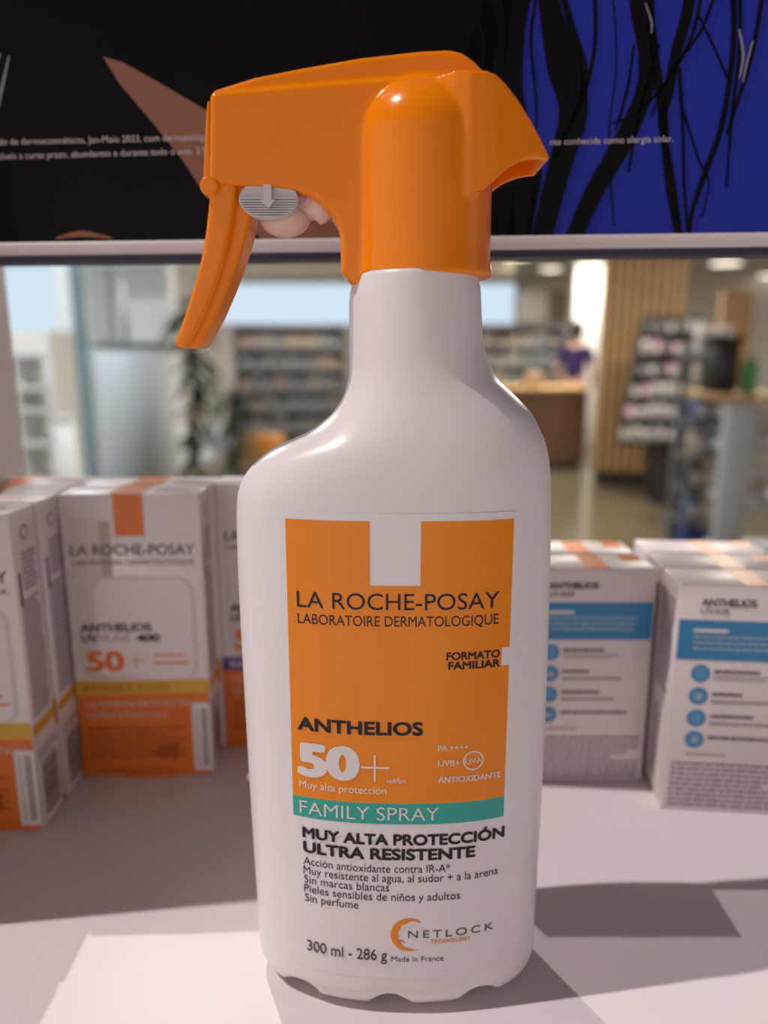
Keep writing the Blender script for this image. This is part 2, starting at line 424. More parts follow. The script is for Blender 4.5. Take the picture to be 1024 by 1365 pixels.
for (z, ins) in zlist:
    a, xc, bb, n = prof(max(z, 0))
    A, Bq = max(a - ins, .002), max(bb - ins * min(1, bb / a * 1.4), .001)
    for j in range(NSEG):
        th = 2*math.pi*j/NSEG; c, s = math.cos(th), math.sin(th)
        x = A*math.copysign(abs(c)**(2/n), c); y = Bq*math.copysign(abs(s)**(2/n), s)
        lift = 0.0
        if z < RB and ins < 0.012:
            for q in notch_x: 
                d = abs(xc + x - q) / 0.0052
                if d < 1: lift = max(lift, 0.0042 * (1 - z / RB) * math.cos(d * math.pi / 2) ** 0.8)
        elif z < 1e-6: lift = 0.004
        vs.append((xc + x, BY + y - SHEAR * x * min(1, max(0, (0.17 - z) / 0.04)), z + lift))
nr = len(zlist)
for i in range(nr - 1):
    for j in range(NSEG):
        fs.append((i*NSEG+j, i*NSEG+(j+1)%NSEG, (i+1)*NSEG+(j+1)%NSEG, (i+1)*NSEG+j))
fs += [tuple(range(NSEG-1, -1, -1)), tuple((nr-1)*NSEG+j for j in range(NSEG))]
b.add(vs, fs, M_white, True)
b.build('bottle_body', root)

def front(X, z, off=0.0):
    a, xc, bb, n = prof(z)
    t = min(0.999, abs((X - xc) / a))
    y = BY - bb * (1 - t**n) ** (1 / n) - SHEAR * (X - xc)
    # outward normal in plan
    e = 1e-4; t2 = min(0.999, abs((X + e - xc) / a)); y2 = BY - bb * (1 - t2**n) ** (1 / n) - SHEAR * (X + e - xc)
    nx, ny = (y2 - y) / e, -1.0; l = math.hypot(nx, ny)
    return Vector((X + nx / l * off, y + ny / l * off, z))
def lab(x, y):
    """photo point -> (X, z) on the bottle's front"""
    Y = 0.166
    for _ in range(30):
        p = P(x, y, Y); Y = 0.5 * Y + 0.5 * front(p.x, p.z).y
    p = P(x, y, Y); return p.x, p.z
lb = MB()
def patch(x0, x1, z0, z1, off, m):
    nx = max(2, int(abs(x1 - x0) / 0.0012) + 1); nz = max(2, int(abs(z1 - z0) / 0.006) + 1)
    vs = [front(x0+(x1-x0)*i/nx, z0+(z1-z0)*k/nz, off) for k in range(nz+1) for i in range(nx+1)]
    lb.add(vs, [(k*(nx+1)+i, k*(nx+1)+i+1, (k+1)*(nx+1)+i+1, (k+1)*(nx+1)+i) for k in range(nz) for i in range(nx)], m, True)
def ltris(pts2, tris, off, m):
    bm = bmesh.new(); vv = [bm.verts.new((p[0], p[1], p[2] if len(p) > 2 else 0)) for p in pts2]
    for t in tris:
        try: bm.faces.new([vv[i] for i in t])
        except ValueError: pass
    xs = [p[0] for p in pts2]; x = min(xs) + 0.002
    while x < max(xs):
        bmesh.ops.bisect_plane(bm, geom=bm.verts[:]+bm.edges[:]+bm.faces[:], plane_co=(x,0,0), plane_no=(1,0,0), dist=1e-7); x += 0.002
    bm.verts.index_update()
    lb.add([front(v.co.x, v.co.y, off + v.co.z) for v in bm.verts], [[v.index for v in f.verts] for f in bm.faces], m, False); bm.free()
O_TXT = 0.00022
def ltext(s, xl, xr, yt, yb, m=None, bold=0.0, xm=None, sp=1.0):
    m = m or M_ink; xm = xm or (xl + xr) / 2
    z1 = lab(xm, yt)[1]; z0 = lab(xm, yb)[1]; X0 = lab(xl, yb)[0]; X1 = lab(xr, yb)[0]
    tv, tf, _ = text_tris(s, bold, sp)
    ltris([(X0+(X1-X0)*u, z0+(z1-z0)*v, w) for u, v, w in tv], tf, O_TXT, m)
def lring(cx, cz, r0, r1, a0, a1, m, n=40, off=O_TXT):
    pts = []; tr = []
    for i in range(n + 1):
        a = math.radians(a0 + (a1 - a0) * i / n)
        rr0 = r0(i/n) if callable(r0) else r0; rr1 = r1(i/n) if callable(r1) else r1
        pts += [(cx + rr0*math.cos(a), cz + rr0*math.sin(a)), (cx + rr1*math.cos(a), cz + rr1*math.sin(a))]
    for i in range(n): tr.append((2*i, 2*i+1, 2*i+3, 2*i+2))
    ltris(pts, tr, off, m)
XL = (lab(378, 692)[0] + lab(393, 1065)[0]) / 2; XR = (lab(681, 690)[0] + lab(676, 1062)[0]) / 2
ZT = lab(528, 695)[1]; ZB = lab(530, 1071)[1]; ZT2 = lab(530, 1098.5)[1]
xa, xb_ = lab(493, 740)[0], lab(561, 740)[0]; zn = lab(528, 781)[1]
# clear film with rounded corners
fx0, fx1, fz1, fz0 = XL - 0.0018, XR + 0.0018, ZT + 0.0018, lab(530, 1304)[1]
patch(fx0 + .002, fx1 - .002, fz0, fz0 + .002, 0.00005, M_film); patch(fx0, fx1, fz0 + .002, fz1 - .002, 0.00005, M_film); patch(fx0 + .002, fx1 - .002, fz1 - .002, fz1, 0.00005, M_film)
lring(fx0 + .002, fz1 - .002, 0, .002, 90, 180, M_film, 8, 0.00005); lring(fx1 - .002, fz1 - .002, 0, .002, 0, 90, M_film, 8, 0.00005)
# orange field with the two white cut-outs
nz0, nz1, nxx = lab(672, 887)[1], lab(672, 863)[1], lab(668.5, 875)[0]
patch(XL, nxx, ZB, zn, 0.00011, M_lorange); patch(nxx, XR, ZB, nz0, 0.00011, M_lorange); patch(nxx, XR, nz1, zn, 0.00011, M_lorange)
patch(XL, xa, zn, ZT, 0.00011, M_lorange); patch(xb_, XR, zn, ZT, 0.00011, M_lorange)
patch(XL, XR, ZT2, ZB, 0.00011, M_teal)
ltext('LA ROCHE-POSAY', 396.5, 665, 790, 813)
ltext('LABORATOIRE DERMATOLOGIQUE', 397.5, 664, 820.5, 835)
ltext('FORMATO', 595, 666, 867.5, 878.5, bold=.03); ltext('FAMILIAR', 597.4, 666, 880, 891, bold=.03)
ltext('ANTHELIOS', 397.5, 564, 960, 979, bold=.035)
ltext('50', 397.5, 480, 990, 1038, M_wink, .062)
def lrect(xl, xr, yt, yb, m):
    x0, x1 = lab(xl, (yt+yb)/2)[0], lab(xr, (yt+yb)/2)[0]; z0, z1 = lab((xl+xr)/2, yb)[1], lab((xl+xr)/2, yt)[1]
    ltris([(x0,z0),(x1,z0),(x1,z1),(x0,z1)], [(0,1,2,3)], O_TXT, m)
lrect(481, 518.7, 1021.5, 1024, M_wink); lrect(498.4, 501, 1006, 1041, M_wink)
ltext('spf/fps', 516, 541, 1037, 1043, M_wink)
ltext('Muy alta protección', 400, 515, 1045, 1055.5, M_wink)
ltext('FAMILY SPRAY', 400.5, 585, 1074, 1092.5, M_wink, -.006)
ltext('PA ++++', 584, 624, 991.6, 1000, M_wink, .012); ltext('UVB+', 584, 613, 1012, 1020.5, M_wink, .012); ltext('UVA', 620.6, 641.5, 1009, 1017, M_wink)
ltext('ANTIOXIDANTE', 584, 667, 1032, 1040.5, M_wink, .02)
cx, cz = lab(631, 1013); rr = lab(644.5, 1013)[0] - cx; lring(cx, cz, rr - .00035, rr, 0, 360, M_wink)
ltext('MUY ALTA PROTECCIÓN', 404, 671.5, 1111, 1126.5, bold=.04)
ltext('ULTRA RESISTENTE', 405, 633, 1130, 1146, bold=.04)
ltext('Acción antioxidante contra IR-A*', 405.5, 600, 1152, 1163, xm=530)
ltext('Muy resistente al agua, al sudor + a la arena', 405.5, 663, 1164.5, 1175.5, xm=530)
ltext('Sin marcas blancas', 406.5, 519, 1177, 1188, xm=530)
ltext('Pieles sensibles de niños y adultos', 406.5, 613, 1189.5, 1200.5, xm=530)
ltext('Sin perfume', 407.5, 478, 1202, 1213, xm=530)
ltext('NETLOCK', 544, 657, 1237.5, 1247.5, M_greyink, sp=1.35)
ltext('TECHNOLOGY', 574, 627, 1250.5, 1255.5, M_lorange, .02, sp=1.2)
cx, cz = lab(546, 1246); rr = (lab(571, 1244)[0] - cx)
lring(cx, cz, lambda t: rr * (0.95 - 0.33 * math.sin(math.pi * min(1, t * 1.05)) - .03 * math.sin(t * 37)), rr, 52, 300, M_lorange, 60)
lring(cx - rr * .45, cz - rr * .50, rr * .12, rr * .19, 0, 180, M_lorange, 10); 
ltext('300 ml - 286 g', 410.5, 516, 1261, 1276, M_greyink, .008); ltext('Made in France', 521.7, 591.4, 1273.8, 1281.4, M_greyink)
lo = lb.build('front_label', root); lo['label'] = 'orange, teal and clear front label with printed text'

# ---------------- spray head
TMP = []
def tmpobj(mb, name='tmp'):
    me = mb.mesh(name); o = bpy.data.objects.new(name, me); COL.objects.link(o); TMP.append(o); return o
def evaluated(o):
    dg = bpy.context.evaluated_depsgraph_get(); dg.update()
    return bpy.data.meshes.new_from_object(o.evaluated_get(dg))
def bevprism(poly_px, Yn, w, m, r=0.001, taper=None):
    """side profile given at photo points on the plane Yn, extruded to +-w about BY"""
    pts = [P(x, y, Yn) for x, y in poly_px]
    bm = bmesh.new()
    vs = []
    for s in (-1, 1):
        row = []
        for p in pts:
            ww = w if taper is None else taper(p.x)
            row.append(bm.verts.new((p.x, BY + s * ww, p.z)))
        vs.append(row)
    n = len(pts)
    bm.faces.new(vs[0]); bm.faces.new(vs[1][::-1])
    for i in range(n): bm.faces.new((vs[0][i], vs[1][i], vs[1][(i+1)%n], vs[0][(i+1)%n]))
    bmesh.ops.recalc_face_normals(bm, faces=bm.faces)
    if r: bmesh.ops.bevel(bm, geom=bm.edges[:], offset=r, segments=2, affect='EDGES', profile=0.5, clamp_overlap=True)
    return bm
def remeshed(name, parts, m, voxel, smooth_it, parent, factor=0.5):
    mb = MB()
    for p in parts:
        if isinstance(p, bpy.types.Mesh): 
            mb.add([v.co.copy() for v in p.vertices], [list(q.vertices) for q in p.polygons], m, True)
        else: mb.bm(p, m, True)
    o = tmpobj(mb)
    r = o.modifiers.new('r', 'REMESH'); r.mode = 'VOXEL'; r.voxel_size = voxel
    s = o.modifiers.new('s', 'SMOOTH'); s.factor = factor; s.iterations = smooth_it
    me = evaluated(o); me.name = name
    me.transform(Matrix.Translation(-Vector(parent.location)))
    me.materials.clear(); me.materials.append(m)
    me.polygons.foreach_set('use_smooth', [True] * len(me.polygons))
    ob = bpy.data.objects.new(name, me); COL.objects.link(ob); ob.parent = parent
    return ob
ARMW = 0.0082
arm = bevprism([(279,122),(450,108),(600,97.5),(648,98),(650,190),(640,300),(600,376),(470,378),(454,363),(453,312),(447,294),(434,276),(414,261),(385,251),(350,248),(277,245)], BY - ARMW, ARMW, M_orange, .0009)
ridge = bevprism([(282,122),(340,104),(400,92),(480,78),(560,69),(598,67),(616,71),(632,82),(648,99),(640,150),(450,140),(283,134)], BY - .006, .0070, M_orange, .0016)
bm = bmesh.new()   # web below the arm on the left of the collar
web = bevprism([(447,285),(455,312),(456,364),(472,381),(560,381),(560,285)], BY - .007, .0074, M_orange, .001)
c0 = P(564, 240, BY); TR = 0.0159
tubeb = MB(); prof_t = [(P(565, 372, BY).z, TR + .0002), (P(565, 368, BY).z, TR + .0006), (P(565, 340, BY).z, TR + .0002), (P(565, 192, BY).z, TR)]
zc = prof_t[-1][0]
for k in range(1, 13): 
    th = math.pi/2*k/12; prof_t.append((zc + TR*.87*math.sin(th), max(TR*math.cos(th), 0.0002)))
vs = []; fs = []; n = 64
for z, r in prof_t:
    for j in range(n): vs.append((c0.x + r*math.cos(2*math.pi*j/n), BY + r*math.sin(2*math.pi*j/n), z))
for i in range(len(prof_t)-1):
    for j in range(n): fs.append((i*n+j, i*n+(j+1)%n, (i+1)*n+(j+1)%n, (i+1)*n+j))
fs += [tuple(range(n-1,-1,-1)), tuple((len(prof_t)-1)*n+j for j in range(n))]
tb = MB(); tb.add(vs, fs, M_orange, True); tubem = tb.mesh('tube')
def lerp(tab, x):
    for (x0, y0), (x1, y1) in zip(tab, tab[1:]):
        if x <= x1: return y0 + (y1 - y0) * max(0, x - x0) / (x1 - x0)
    return tab[-1][1]
def hwid(x): return lerp([(535, .0082), (572, .0098), (602, .0134), (630, .0145), (662, .0134), (700, .0110), (738, .0080)], x)
def hoodsolid(top, bot, xs, dw):
    bm = bmesh.new(); R = []
    for x in xs:
        w = hwid(x) - dw; row = []
        for s_ in (-1, 1):
            for tab in (top, bot):
                p = P(x, lerp(tab, x), BY - .0115); row.append(bm.verts.new((p.x, BY + s_*w, p.z)))
        R.append(row)          # near top, near bottom, far top, far bottom
    for a_, c_ in zip(R, R[1:]):
        for i, j in ((0,1),(1,3),(3,2),(2,0)): bm.faces.new((a_[i], a_[j], c_[j], c_[i]))
    bm.faces.new([R[0][i] for i in (0,2,3,1)]); bm.faces.new([R[-1][i] for i in (0,1,3,2)])
    bmesh.ops.recalc_face_normals(bm, faces=bm.faces); return bm
top_ = [(540,101),(600,98),(646,98.5),(660,103),(672,112),(690,131),(710,157),(726,182),(738,203)]
bot_ = [(540,262),(637,262),(656,244),(674,227),(690,216),(706,210),(722,207),(738,208)]
hood = hoodsolid(top_, bot_, [540,560,585,605,625,646,660,672,690,700,710,718,726,732,738], 0)
cav = hoodsolid([(642,225),(664,196),(690,168),(704,168),(720,190),(729,204)], [(642,290),(729,250)], [642,652,664,676,690,704,712,720,729], .0021)
hb = MB(); hb.bm(hood, M_orange); ho = tmpobj(hb); cbm = MB(); cbm.bm(cav, M_orange); co = tmpobj(cbm)
bo = ho.modifiers.new('b', 'BOOLEAN'); bo.operation = 'DIFFERENCE'; bo.object = co; bo.solver = 'EXACT'
hoodm = evaluated(ho)
bm.free()
shroud = remeshed('trigger_shroud', [arm, ridge, web, tubem, hoodm], M_orange, 0.00040, 8, root)
# nozzle plate on the front end
b = MB(); a = P(272.5, 243, BY - .006); c = P(279, 140, BY - .006)
noz = bevprism([(278,136),(276,150),(272,238),(274,242),(281,242),(281,136)], BY - .007, .0078, M_orange, .0005)
b.bm(noz, M_orange, True); b.build('nozzle_cover', root)
# trigger lever: swept, with a raised front face and a thinner web behind it
outer = [(280,240),(278,275),(274,310),(268,345),(260,375),(250,408),(240,438),(231,460)]
mid   = [(316,240),(314,275),(308,310),(300,345),(290,378),(277,412),(262,444),(248,467)]
inner = [(340,250),(336,285),(328,320),(318,350),(305,385),(290,420),(274,450),(264,465)]
t1 = bevprism(outer + mid[::-1], BY - .007, .0075, M_orange, .0009)
t2 = bevprism([((o_[0]+m_[0])/2, (o_[1]+m_[1])/2) for o_, m_ in zip(outer, mid)] + inner[::-1], BY - .005, .0056, M_orange, .0008)
kn = MB(); p0 = P(279, 248, BY - .008); kn.tube([(p0.x, BY - .0085, p0.z), (p0.x, BY + .0085, p0.z)], 0.0021, M_orange, 20)
remeshed('trigger', [t1, t2, kn.mesh('k')], M_orange, 0.00035, 4, root)
# safety lock: ribbed grey oval with an arrow
b = MB(); Yk = BY - .0072
cp = P(358, 266, Yk); rx = 38 * .172 / F * 1.0; rz = 24 * .172 / F
poly = [(cp.x + rx*math.cos(2*math.pi*k/40), cp.z + rz*math.sin(2*math.pi*k/40)) for k in range(40)]
b.prism(poly, Yk, Yk + .004, M_grey)
for k in range(7):
    zz = cp.z - rz*0.12 - k * rz * 0.125
    w = rx * math.sqrt(max(0, 1 - ((zz - cp.z)/rz)**2)) * 0.97
    b.box((cp.x - w, Yk - .0008, zz - rz*.03), (cp.x + w, Yk + .0002, zz + rz*.03), M_grey)
b.box((cp.x - rx*.97, Yk - .0007, cp.z + .0), (cp.x + rx*.97, Yk + .0002, cp.z + rz*.10), M_grey)
aw = rx * .13
b.prism([(cp.x - aw, cp.z + rz*.7), (cp.x + aw, cp.z + rz*.7), (cp.x + aw, cp.z - rz*.05), (cp.x + aw*1.9, cp.z - rz*.05), (cp.x, cp.z - rz*.5), (cp.x - aw*1.9, cp.z - rz*.05), (cp.x - aw, cp.z - rz*.05)], Yk - .0012, Yk, M_grey)
b.prism([(cp.x - rx*.3, cp.z + rz*.3), (cp.x + rx*.3, cp.z + rz*.3), (cp.x + rx*.3, cp.z + rz*1.4), (cp.x - rx*.3, cp.z + rz*1.4)], Yk + .0005, Yk + .004, M_grey)
b.build('safety_lock', root)['label'] = 'grey ribbed oval lock with a down arrow'
# pump piston and spring lobes
b = MB()
a = P(350, 270, BY); c = P(446, 268, BY); b.tube([a, c], 0.0042, M_pink, 20)
q = P(380, 289, BY); b.ellipsoid(q, (0.0062, 0.0050, 0.0047), M_pink, 24, 14)
b.tube([P(410, 268, BY - .003), P(428, 280, BY - .003), P(436, 294, BY - .003)], [0.0026, 0.0026, 0.0018], M_pink, 16)
b.build('pump_piston', root)['label'] = 'milky pink pump piston behind the trigger'
for o in TMP: 
    me = o.data; bpy.data.objects.remove(o); bpy.data.meshes.remove(me)

# ================================================================== CARTONS
M_card = mat('white_card', (0.76, 0.68, 0.685), 0.34, 0.5, 0.02, 60)
M_corange = mat('carton_orange', (0.72, 0.165, 0.015), 0.34, 0.5, 0.02, 60)
M_gold = mat('carton_gold', (0.66, 0.36, 0.03), 0.34, 0.5, 0.02, 60)
M_purple = mat('carton_purple', (0.10, 0.06, 0.30), 0.34, 0.5, 0.02, 60)
M_cblue = mat('carton_blue', (0.025, 0.22, 0.47), 0.34, 0.5, 0.02, 60)
M_beige = mat('printed_bottle_shade', (0.63, 0.555, 0.53), 0.34, 0.5, 0.02, 60)
M_beige2 = mat('printed_cap_shade', (0.45, 0.39, 0.35), 0.34, 0.5, 0.02, 60)
M_fine = mat('fine_print', (0.30, 0.25, 0.26), 0.4, 0.4, 0.0)
M_fineo = mat('fine_print_orange', (0.38, 0.085, 0.012), 0.4, 0.4, 0.0)
M_finel = mat('fine_print_pale', (0.62, 0.42, 0.35), 0.4, 0.4, 0.0)
M_stick = mat('sticker_paper', (0.74, 0.68, 0.67), 0.5, 0.3, 0.02, 60)

class Face:
    """2D printing on one face of a carton; (u, v) in 0..1"""
    def __init__(s, mb, o, ux, vz, nrm): s.mb, s.o, s.ux, s.vz, s.n = mb, Vector(o), Vector(ux), Vector(vz), Vector(nrm)
    def p(s, u, v, d): return s.o + s.ux*u + s.vz*v + s.n*d
    def rect(s, u0, u1, v0, v1, m, d=0.00008): s.mb.add([s.p(u0,v0,d), s.p(u1,v0,d), s.p(u1,v1,d), s.p(u0,v1,d)], [(0,1,2,3)], m)
    def rrect(s, u0, u1, v0, v1, r, m, d=0.00008):
        ru = r / s.ux.length; rv = r / s.vz.length; pts = []
        for cu, cv, a in ((u1-ru,v1-rv,0),(u0+ru,v1-rv,90),(u0+ru,v0+rv,180),(u1-ru,v0+rv,270)):
            for k in range(6):
                t = math.radians(a + 90*k/5); pts.append(s.p(cu+ru*math.cos(t), cv+rv*math.sin(t), d))
        s.mb.add(pts, [tuple(range(len(pts)))], m)
    def text(s, t, u0, u1, v0, v1, m, bold=0.0, d=0.00018):
        tv, tf, _ = text_tris(t, bold); s.mb.add([s.p(u0+(u1-u0)*x, v0+(v1-v0)*y, d + w) for x, y, w in tv], tf, m)
    def disc(s, u, v, r, m, d=0.0001, n=20):
        s.mb.add([s.p(u + r/s.ux.length*math.cos(2*math.pi*k/n), v + r/s.vz.length*math.sin(2*math.pi*k/n), d) for k in range(n)], [tuple(range(n))], m)
    def lines(s, u0, u1, v0, v1, n, m, rnd, fill=0.45, d=0.00014):
        """rows of fine print, each word a little bar"""
        for i in range(n):
            vb = v1 - (v1-v0)*(i+1)/n; h = (v1-v0)/n*fill; u = u0
            end = u1 - (rnd.random()*0.25*(u1-u0) if i == n-1 or rnd.random() < .3 else 0)
            while u < end:
                w = (0.02 + 0.05*rnd.random()) * (u1-u0) * 1.6; s.rect(u, min(end, u+w), vb, vb+h, m, d); u += w + 0.010*(u1-u0)
    def barcode(s, u0, u1, v0, v1, m, rnd, d=0.00028):
        v = v0
        while v < v1:
            h = (v1-v0)*(0.012+0.03*rnd.random()); s.rect(u0, u1, v, min(v1, v+h), m, d); v += h + (v1-v0)*(0.01+0.02*rnd.random())

def carton_mesh(name, w, dp, h, kind):
    rnd = random.Random(kind)
    mb = MB(); mb.bbox((-w/2, 0, 0), (w/2, dp, h), M_card, 0.0005)
    Ff = Face(mb, (-w/2, 0, 0), (w,0,0), (0,0,h), (0,-1,0))
    Fr = Face(mb, (w/2, 0, 0), (0,dp,0), (0,0,h), (1,0,0))
    Fl = Face(mb, (-w/2, dp, 0), (0,-dp,0), (0,0,h), (-1,0,0))
    Ft = Face(mb, (-w/2, 0, h), (w,0,0), (0,dp,0), (0,0,1))
    if kind.startswith('fluid'):
        band = M_purple if kind == 'fluid_purple' else M_gold
        Ff.rect(.005, .995, .004, .31, M_corange); Ff.rect(.005, .995, .31, .362, band)
        Ff.rect(.385, .60, .862, .998, M_corange)
        Ff.rect(.05, .33, .72, .915, M_beige); Ff.rect(.27, .35, .725, .91, M_beige2, .0001)
        Ff.rrect(.06, .93, .362, .725, .006, M_beige); Ff.rrect(.20, .90, .362, .715, .006, M_card, .00012)
        Ff.text('LA ROCHE-POSAY', .06, .95, .798, .836, M_greyink, .012); Ff.text('LABORATOIRE DERMATOLOGIQUE', .065, .94, .765, .783, M_greyink)
        Ff.text('ANTHELIOS', .08, .60, .535, .566, M_ink, .04); Ff.text('UV', .08, .20, .498, .528, M_ink, .04); Ff.text('MUNE', .21, .44, .498, .528, M_fine); Ff.text('400', .48, .66, .498, .528, M_ink, .05)
        Ff.text('50', .10, .385, .393, .472, M_corange, .05); Ff.rect(.41, .53, .43, .434, M_corange, .00018); Ff.rect(.467, .475, .405, .46, M_corange, .00018)
        Ff.lines(.60, .88, .445, .465, 1, M_corange, rnd); Ff.lines(.60, .93, .418, .438, 1, M_corange, rnd); Ff.lines(.10, .50, .37, .386, 1, M_finel, rnd)
        Ff.text('INVISIBLE FLUID', .06, .70, .322, .348, M_fineo if band is M_gold else M_wink)
        Ff.text('ULTIMATE PROTECTION', .07, .95, .262, .286, M_finel, .02); Ff.text('ULTRA LONG-UVA', .07, .68, .222, .246, M_finel, .02)
        Ff.lines(.07, .80, .075, .20, 6, M_fineo, rnd); Ff.lines(.10, .72, .022, .04, 1, M_fineo, rnd)
        pts = [(.53,.085),(.60,.115),(.66,.12),(.74,.13),(.75,.09),(.72,.06),(.68,.075),(.62,.065),(.58,.08)]
        mb.add([Ff.p(u, v, .0002) for u, v in pts], [tuple(range(len(pts)))], M_fineo)
        for Fs in (Fr, Fl):
            Fs.rect(.02, .98, .004, .31, M_corange if Fs is Fl else M_card); Fs.rect(.02, .98, .31, .34, band, .00012)
            if Fs is Fr: Fs.rect(.02, .98, .31, .345, band, .00014)
            Fs.lines(.14, .86, .37, .74, 26, M_fine, rnd, .55); Fs.lines(.30, .86, .76, .88, 8, M_fine, rnd, .5)
            Fs.rect(.12, .2, .72, .82, M_ink, .00016)
            Fs.disc(.5, .93, .0028, M_fine); Fs.disc(.5, .93, .0018, M_card, .00016)
        Ft.rect(.36, .60, .02, .98, M_corange); Ft.lines(.66, .92, .3, .7, 3, M_finel, rnd)
        # tuck tab under the front edge
        Ff.rect(.32, .70, -.002, .008, M_corange, .0004)
    else:
        Ff.text('ANTHELIOS', .165, .55, .912, .945, M_ink, .04); Ff.text('UVAIR', .165, .37, .878, .902, M_greyink, .01)
        Ff.rect(.02, .985, .68, .852, M_cblue)
        Ff.lines(.13, .38, .80, .825, 1, M_wink, rnd, .6); Ff.lines(.13, .86, .725, .80, 3, M_icon2, rnd, .45)
        for k, v in enumerate((.622, .522, .424, .327)):
            Ff.disc(  .205, v, .0035, M_cblue); Ff.disc(  .205, v, .0025, M_icon, .00014)
            if k % 2: Ff.rect(.19, .225, v-.012, v+.008, M_finel, .0002)
            Ff.lines(.30, .30 + (.42, .22, .34, .62)[k], v + .004, v + .026, 1, M_greyink, rnd, .6)
            if k < 3: Ff.lines(.30, .78, v - .028, v, 2 if k == 0 else 1, M_fine, rnd, .4)
        Ff.lines(.15, .45, .255, .275, 1, M_fine, rnd, .4)
        Ff.lines(.05, .96, .02, .235, 9, M_greyink, rnd, .36)
        for Fs in (Fr, Fl):
            Fs.lines(.12, .88, .50, .93, 26, M_fine, rnd, .5)
            Fs.rrect(.08, .92, .04, .46, .002, M_stick, .0002); Fs.lines(.2, .5, .08, .42, 20, M_fine, rnd, .6, .0003)
        Ft.rect(.46, .64, .02, .98, M_corange); Ft.rect(.80, .96, .55, .95, M_corange); Ft.rect(.02, .98, .0, .03, M_fine)
    return mb.mesh(name)
M_icon2 = mat('fine_print_blue', (0.30, 0.42, 0.52), 0.4, 0.4, 0.0)
M_icon = mat('icon_blue', (0.10, 0.33, 0.58), 0.35, 0.4, 0.0)

def barcode_mesh(w, dp, h, kind):
    rnd = random.Random(kind + 'b'); mb = MB()
    Ff = Face(mb, (-w/2, 0, 0), (w,0,0), (0,0,h), (0,-1,0)); Fr = Face(mb, (w/2, 0, 0), (0,dp,0), (0,0,h), (1,0,0))
    Ff.rrect(.86, 1.0, .022, .275, .0012, M_stick, .0003); Fr.rrect(0, .95, .022, .275, .0012, M_stick, .0003)
    Ff.lines(.93, .975, .04, .26, 20, M_greyink, rnd, .5, .0004); Ff.lines(.885, .905, .04, .26, 16, M_fine, rnd, .4, .0004); Fr.barcode(.18, .86, .035, .215, M_greyink, rnd, .0004); Fr.lines(.1, .9, .225, .265, 3, M_fine, rnd, .5, .0004)
    return mb.mesh('barcode_sticker')

FW, FD, FH = 0.0535, 0.0182, 0.1195
fm = carton_mesh('sunscreen_carton', FW, FD, FH, 'fluid'); fb = barcode_mesh(FW, FD, FH, 'fluid')
fpm = carton_mesh('sunscreen_carton', FW, FD, FH, 'fluid_purple')
RW, RD, RH = 0.0500, 0.0212, 0.0905
rm = carton_mesh('face_cream_carton', RW, RD, RH, 'blue')
fl0 = bpy.data.objects.new('sunscreen_carton', fm); fs0 = bpy.data.objects.new('barcode_sticker', fb)
def carton(src, sub, loc, rz, label, group):
    o = src.copy(); COL.objects.link(o); o.location = loc; o.rotation_euler = (0, 0, rz)
    if sub is not None:
        c = sub.copy(); COL.objects.link(c); c.parent = o; c['label'] = 'white paper barcode sticker around the corner'
    return tag(o, label, 'carton', group)
GL, GR = 'white and orange sunscreen cartons on the left', 'white and blue cartons on the right'
XA = -0.1255 - FW/2
carton(fl0, fs0, (XA, 0.2395, 0), math.radians(0.5), 'white and orange gold banded carton cut off at the left edge, frontmost of its row', GL)
carton(fl0, fs0, (XA + .0006, 0.2590, 0), math.radians(1), 'orange and white carton second in the left-edge row, only its barcode side showing', GL)
carton(fl0, fs0, (XA - .001, 0.2785, 0), 0, 'carton third in the left-edge row, only its top showing', GL)
carton(fl0, fs0, (XA + .001, 0.2975, 0), math.radians(1), 'carton at the back of the left-edge row, only its top showing', GL)
XC = -0.0977
carton(fl0, fs0, (XC, 0.2755, 0), math.radians(2.0), 'white and orange invisible fluid carton whose whole front shows left of the bottle', GL)
carton(fl0, fs0, (XC + .0008, 0.2955, 0), math.radians(1.0), 'carton hidden right behind the gold banded invisible fluid carton', GL)
fp0 = bpy.data.objects.new('sunscreen_carton', fpm)
carton(fp0, None, (-0.0700 + FW/2, 0.2985, 0), math.radians(1.0), 'purple banded orange and white carton peeking out from behind the bottle', GL)
carton(fl0, None, (0.0275, 0.2742, 0), 0, 'white and orange carton added unseen behind the spray bottle for its shadow', GL)  # unseen carton, added to cast the dark band right of the bottle
r0 = bpy.data.objects.new('face_cream_carton', rm)
XE = 0.1058 - RW/2
carton(r0, None, (XE, 0.2725, 0), 0, 'blue banded white carton with round icons, directly right of the bottle', GR)
carton(r0, None, (XE - .0015, 0.2945, 0), math.radians(-1), 'low white carton directly behind the blue banded carton beside the bottle', GR)
YF = math.radians(-5.5)
for k, lb_ in enumerate(('blue banded white carton with round icons nearest the right edge, frontmost of its row',
        'white carton second in the right-edge row, orange-striped top showing', 'white carton at the back of the right-edge row, orange-striped top showing')):
    carton(r0, None, (0.1068 + RW/2*math.cos(YF) + 0.0022*k - .0004*k, 0.2512 + RW/2*math.sin(YF) + .0028 + 0.0222*k, 0), YF if k == 0 else YF*.9, lb_, GR)

# ================================================================== SHOP BEHIND
M_wood = mat('slat_wood', (0.55, 0.34, 0.15), 0.5, 0.35, 0.25, 6)
M_wood2 = mat('dark_slat_groove', (0.17, 0.095, 0.045), 0.6, 0.3, 0.2, 6)
M_blk = mat('black_laminate', (0.022, 0.02, 0.022), 0.4, 0.4, 0.1, 10)
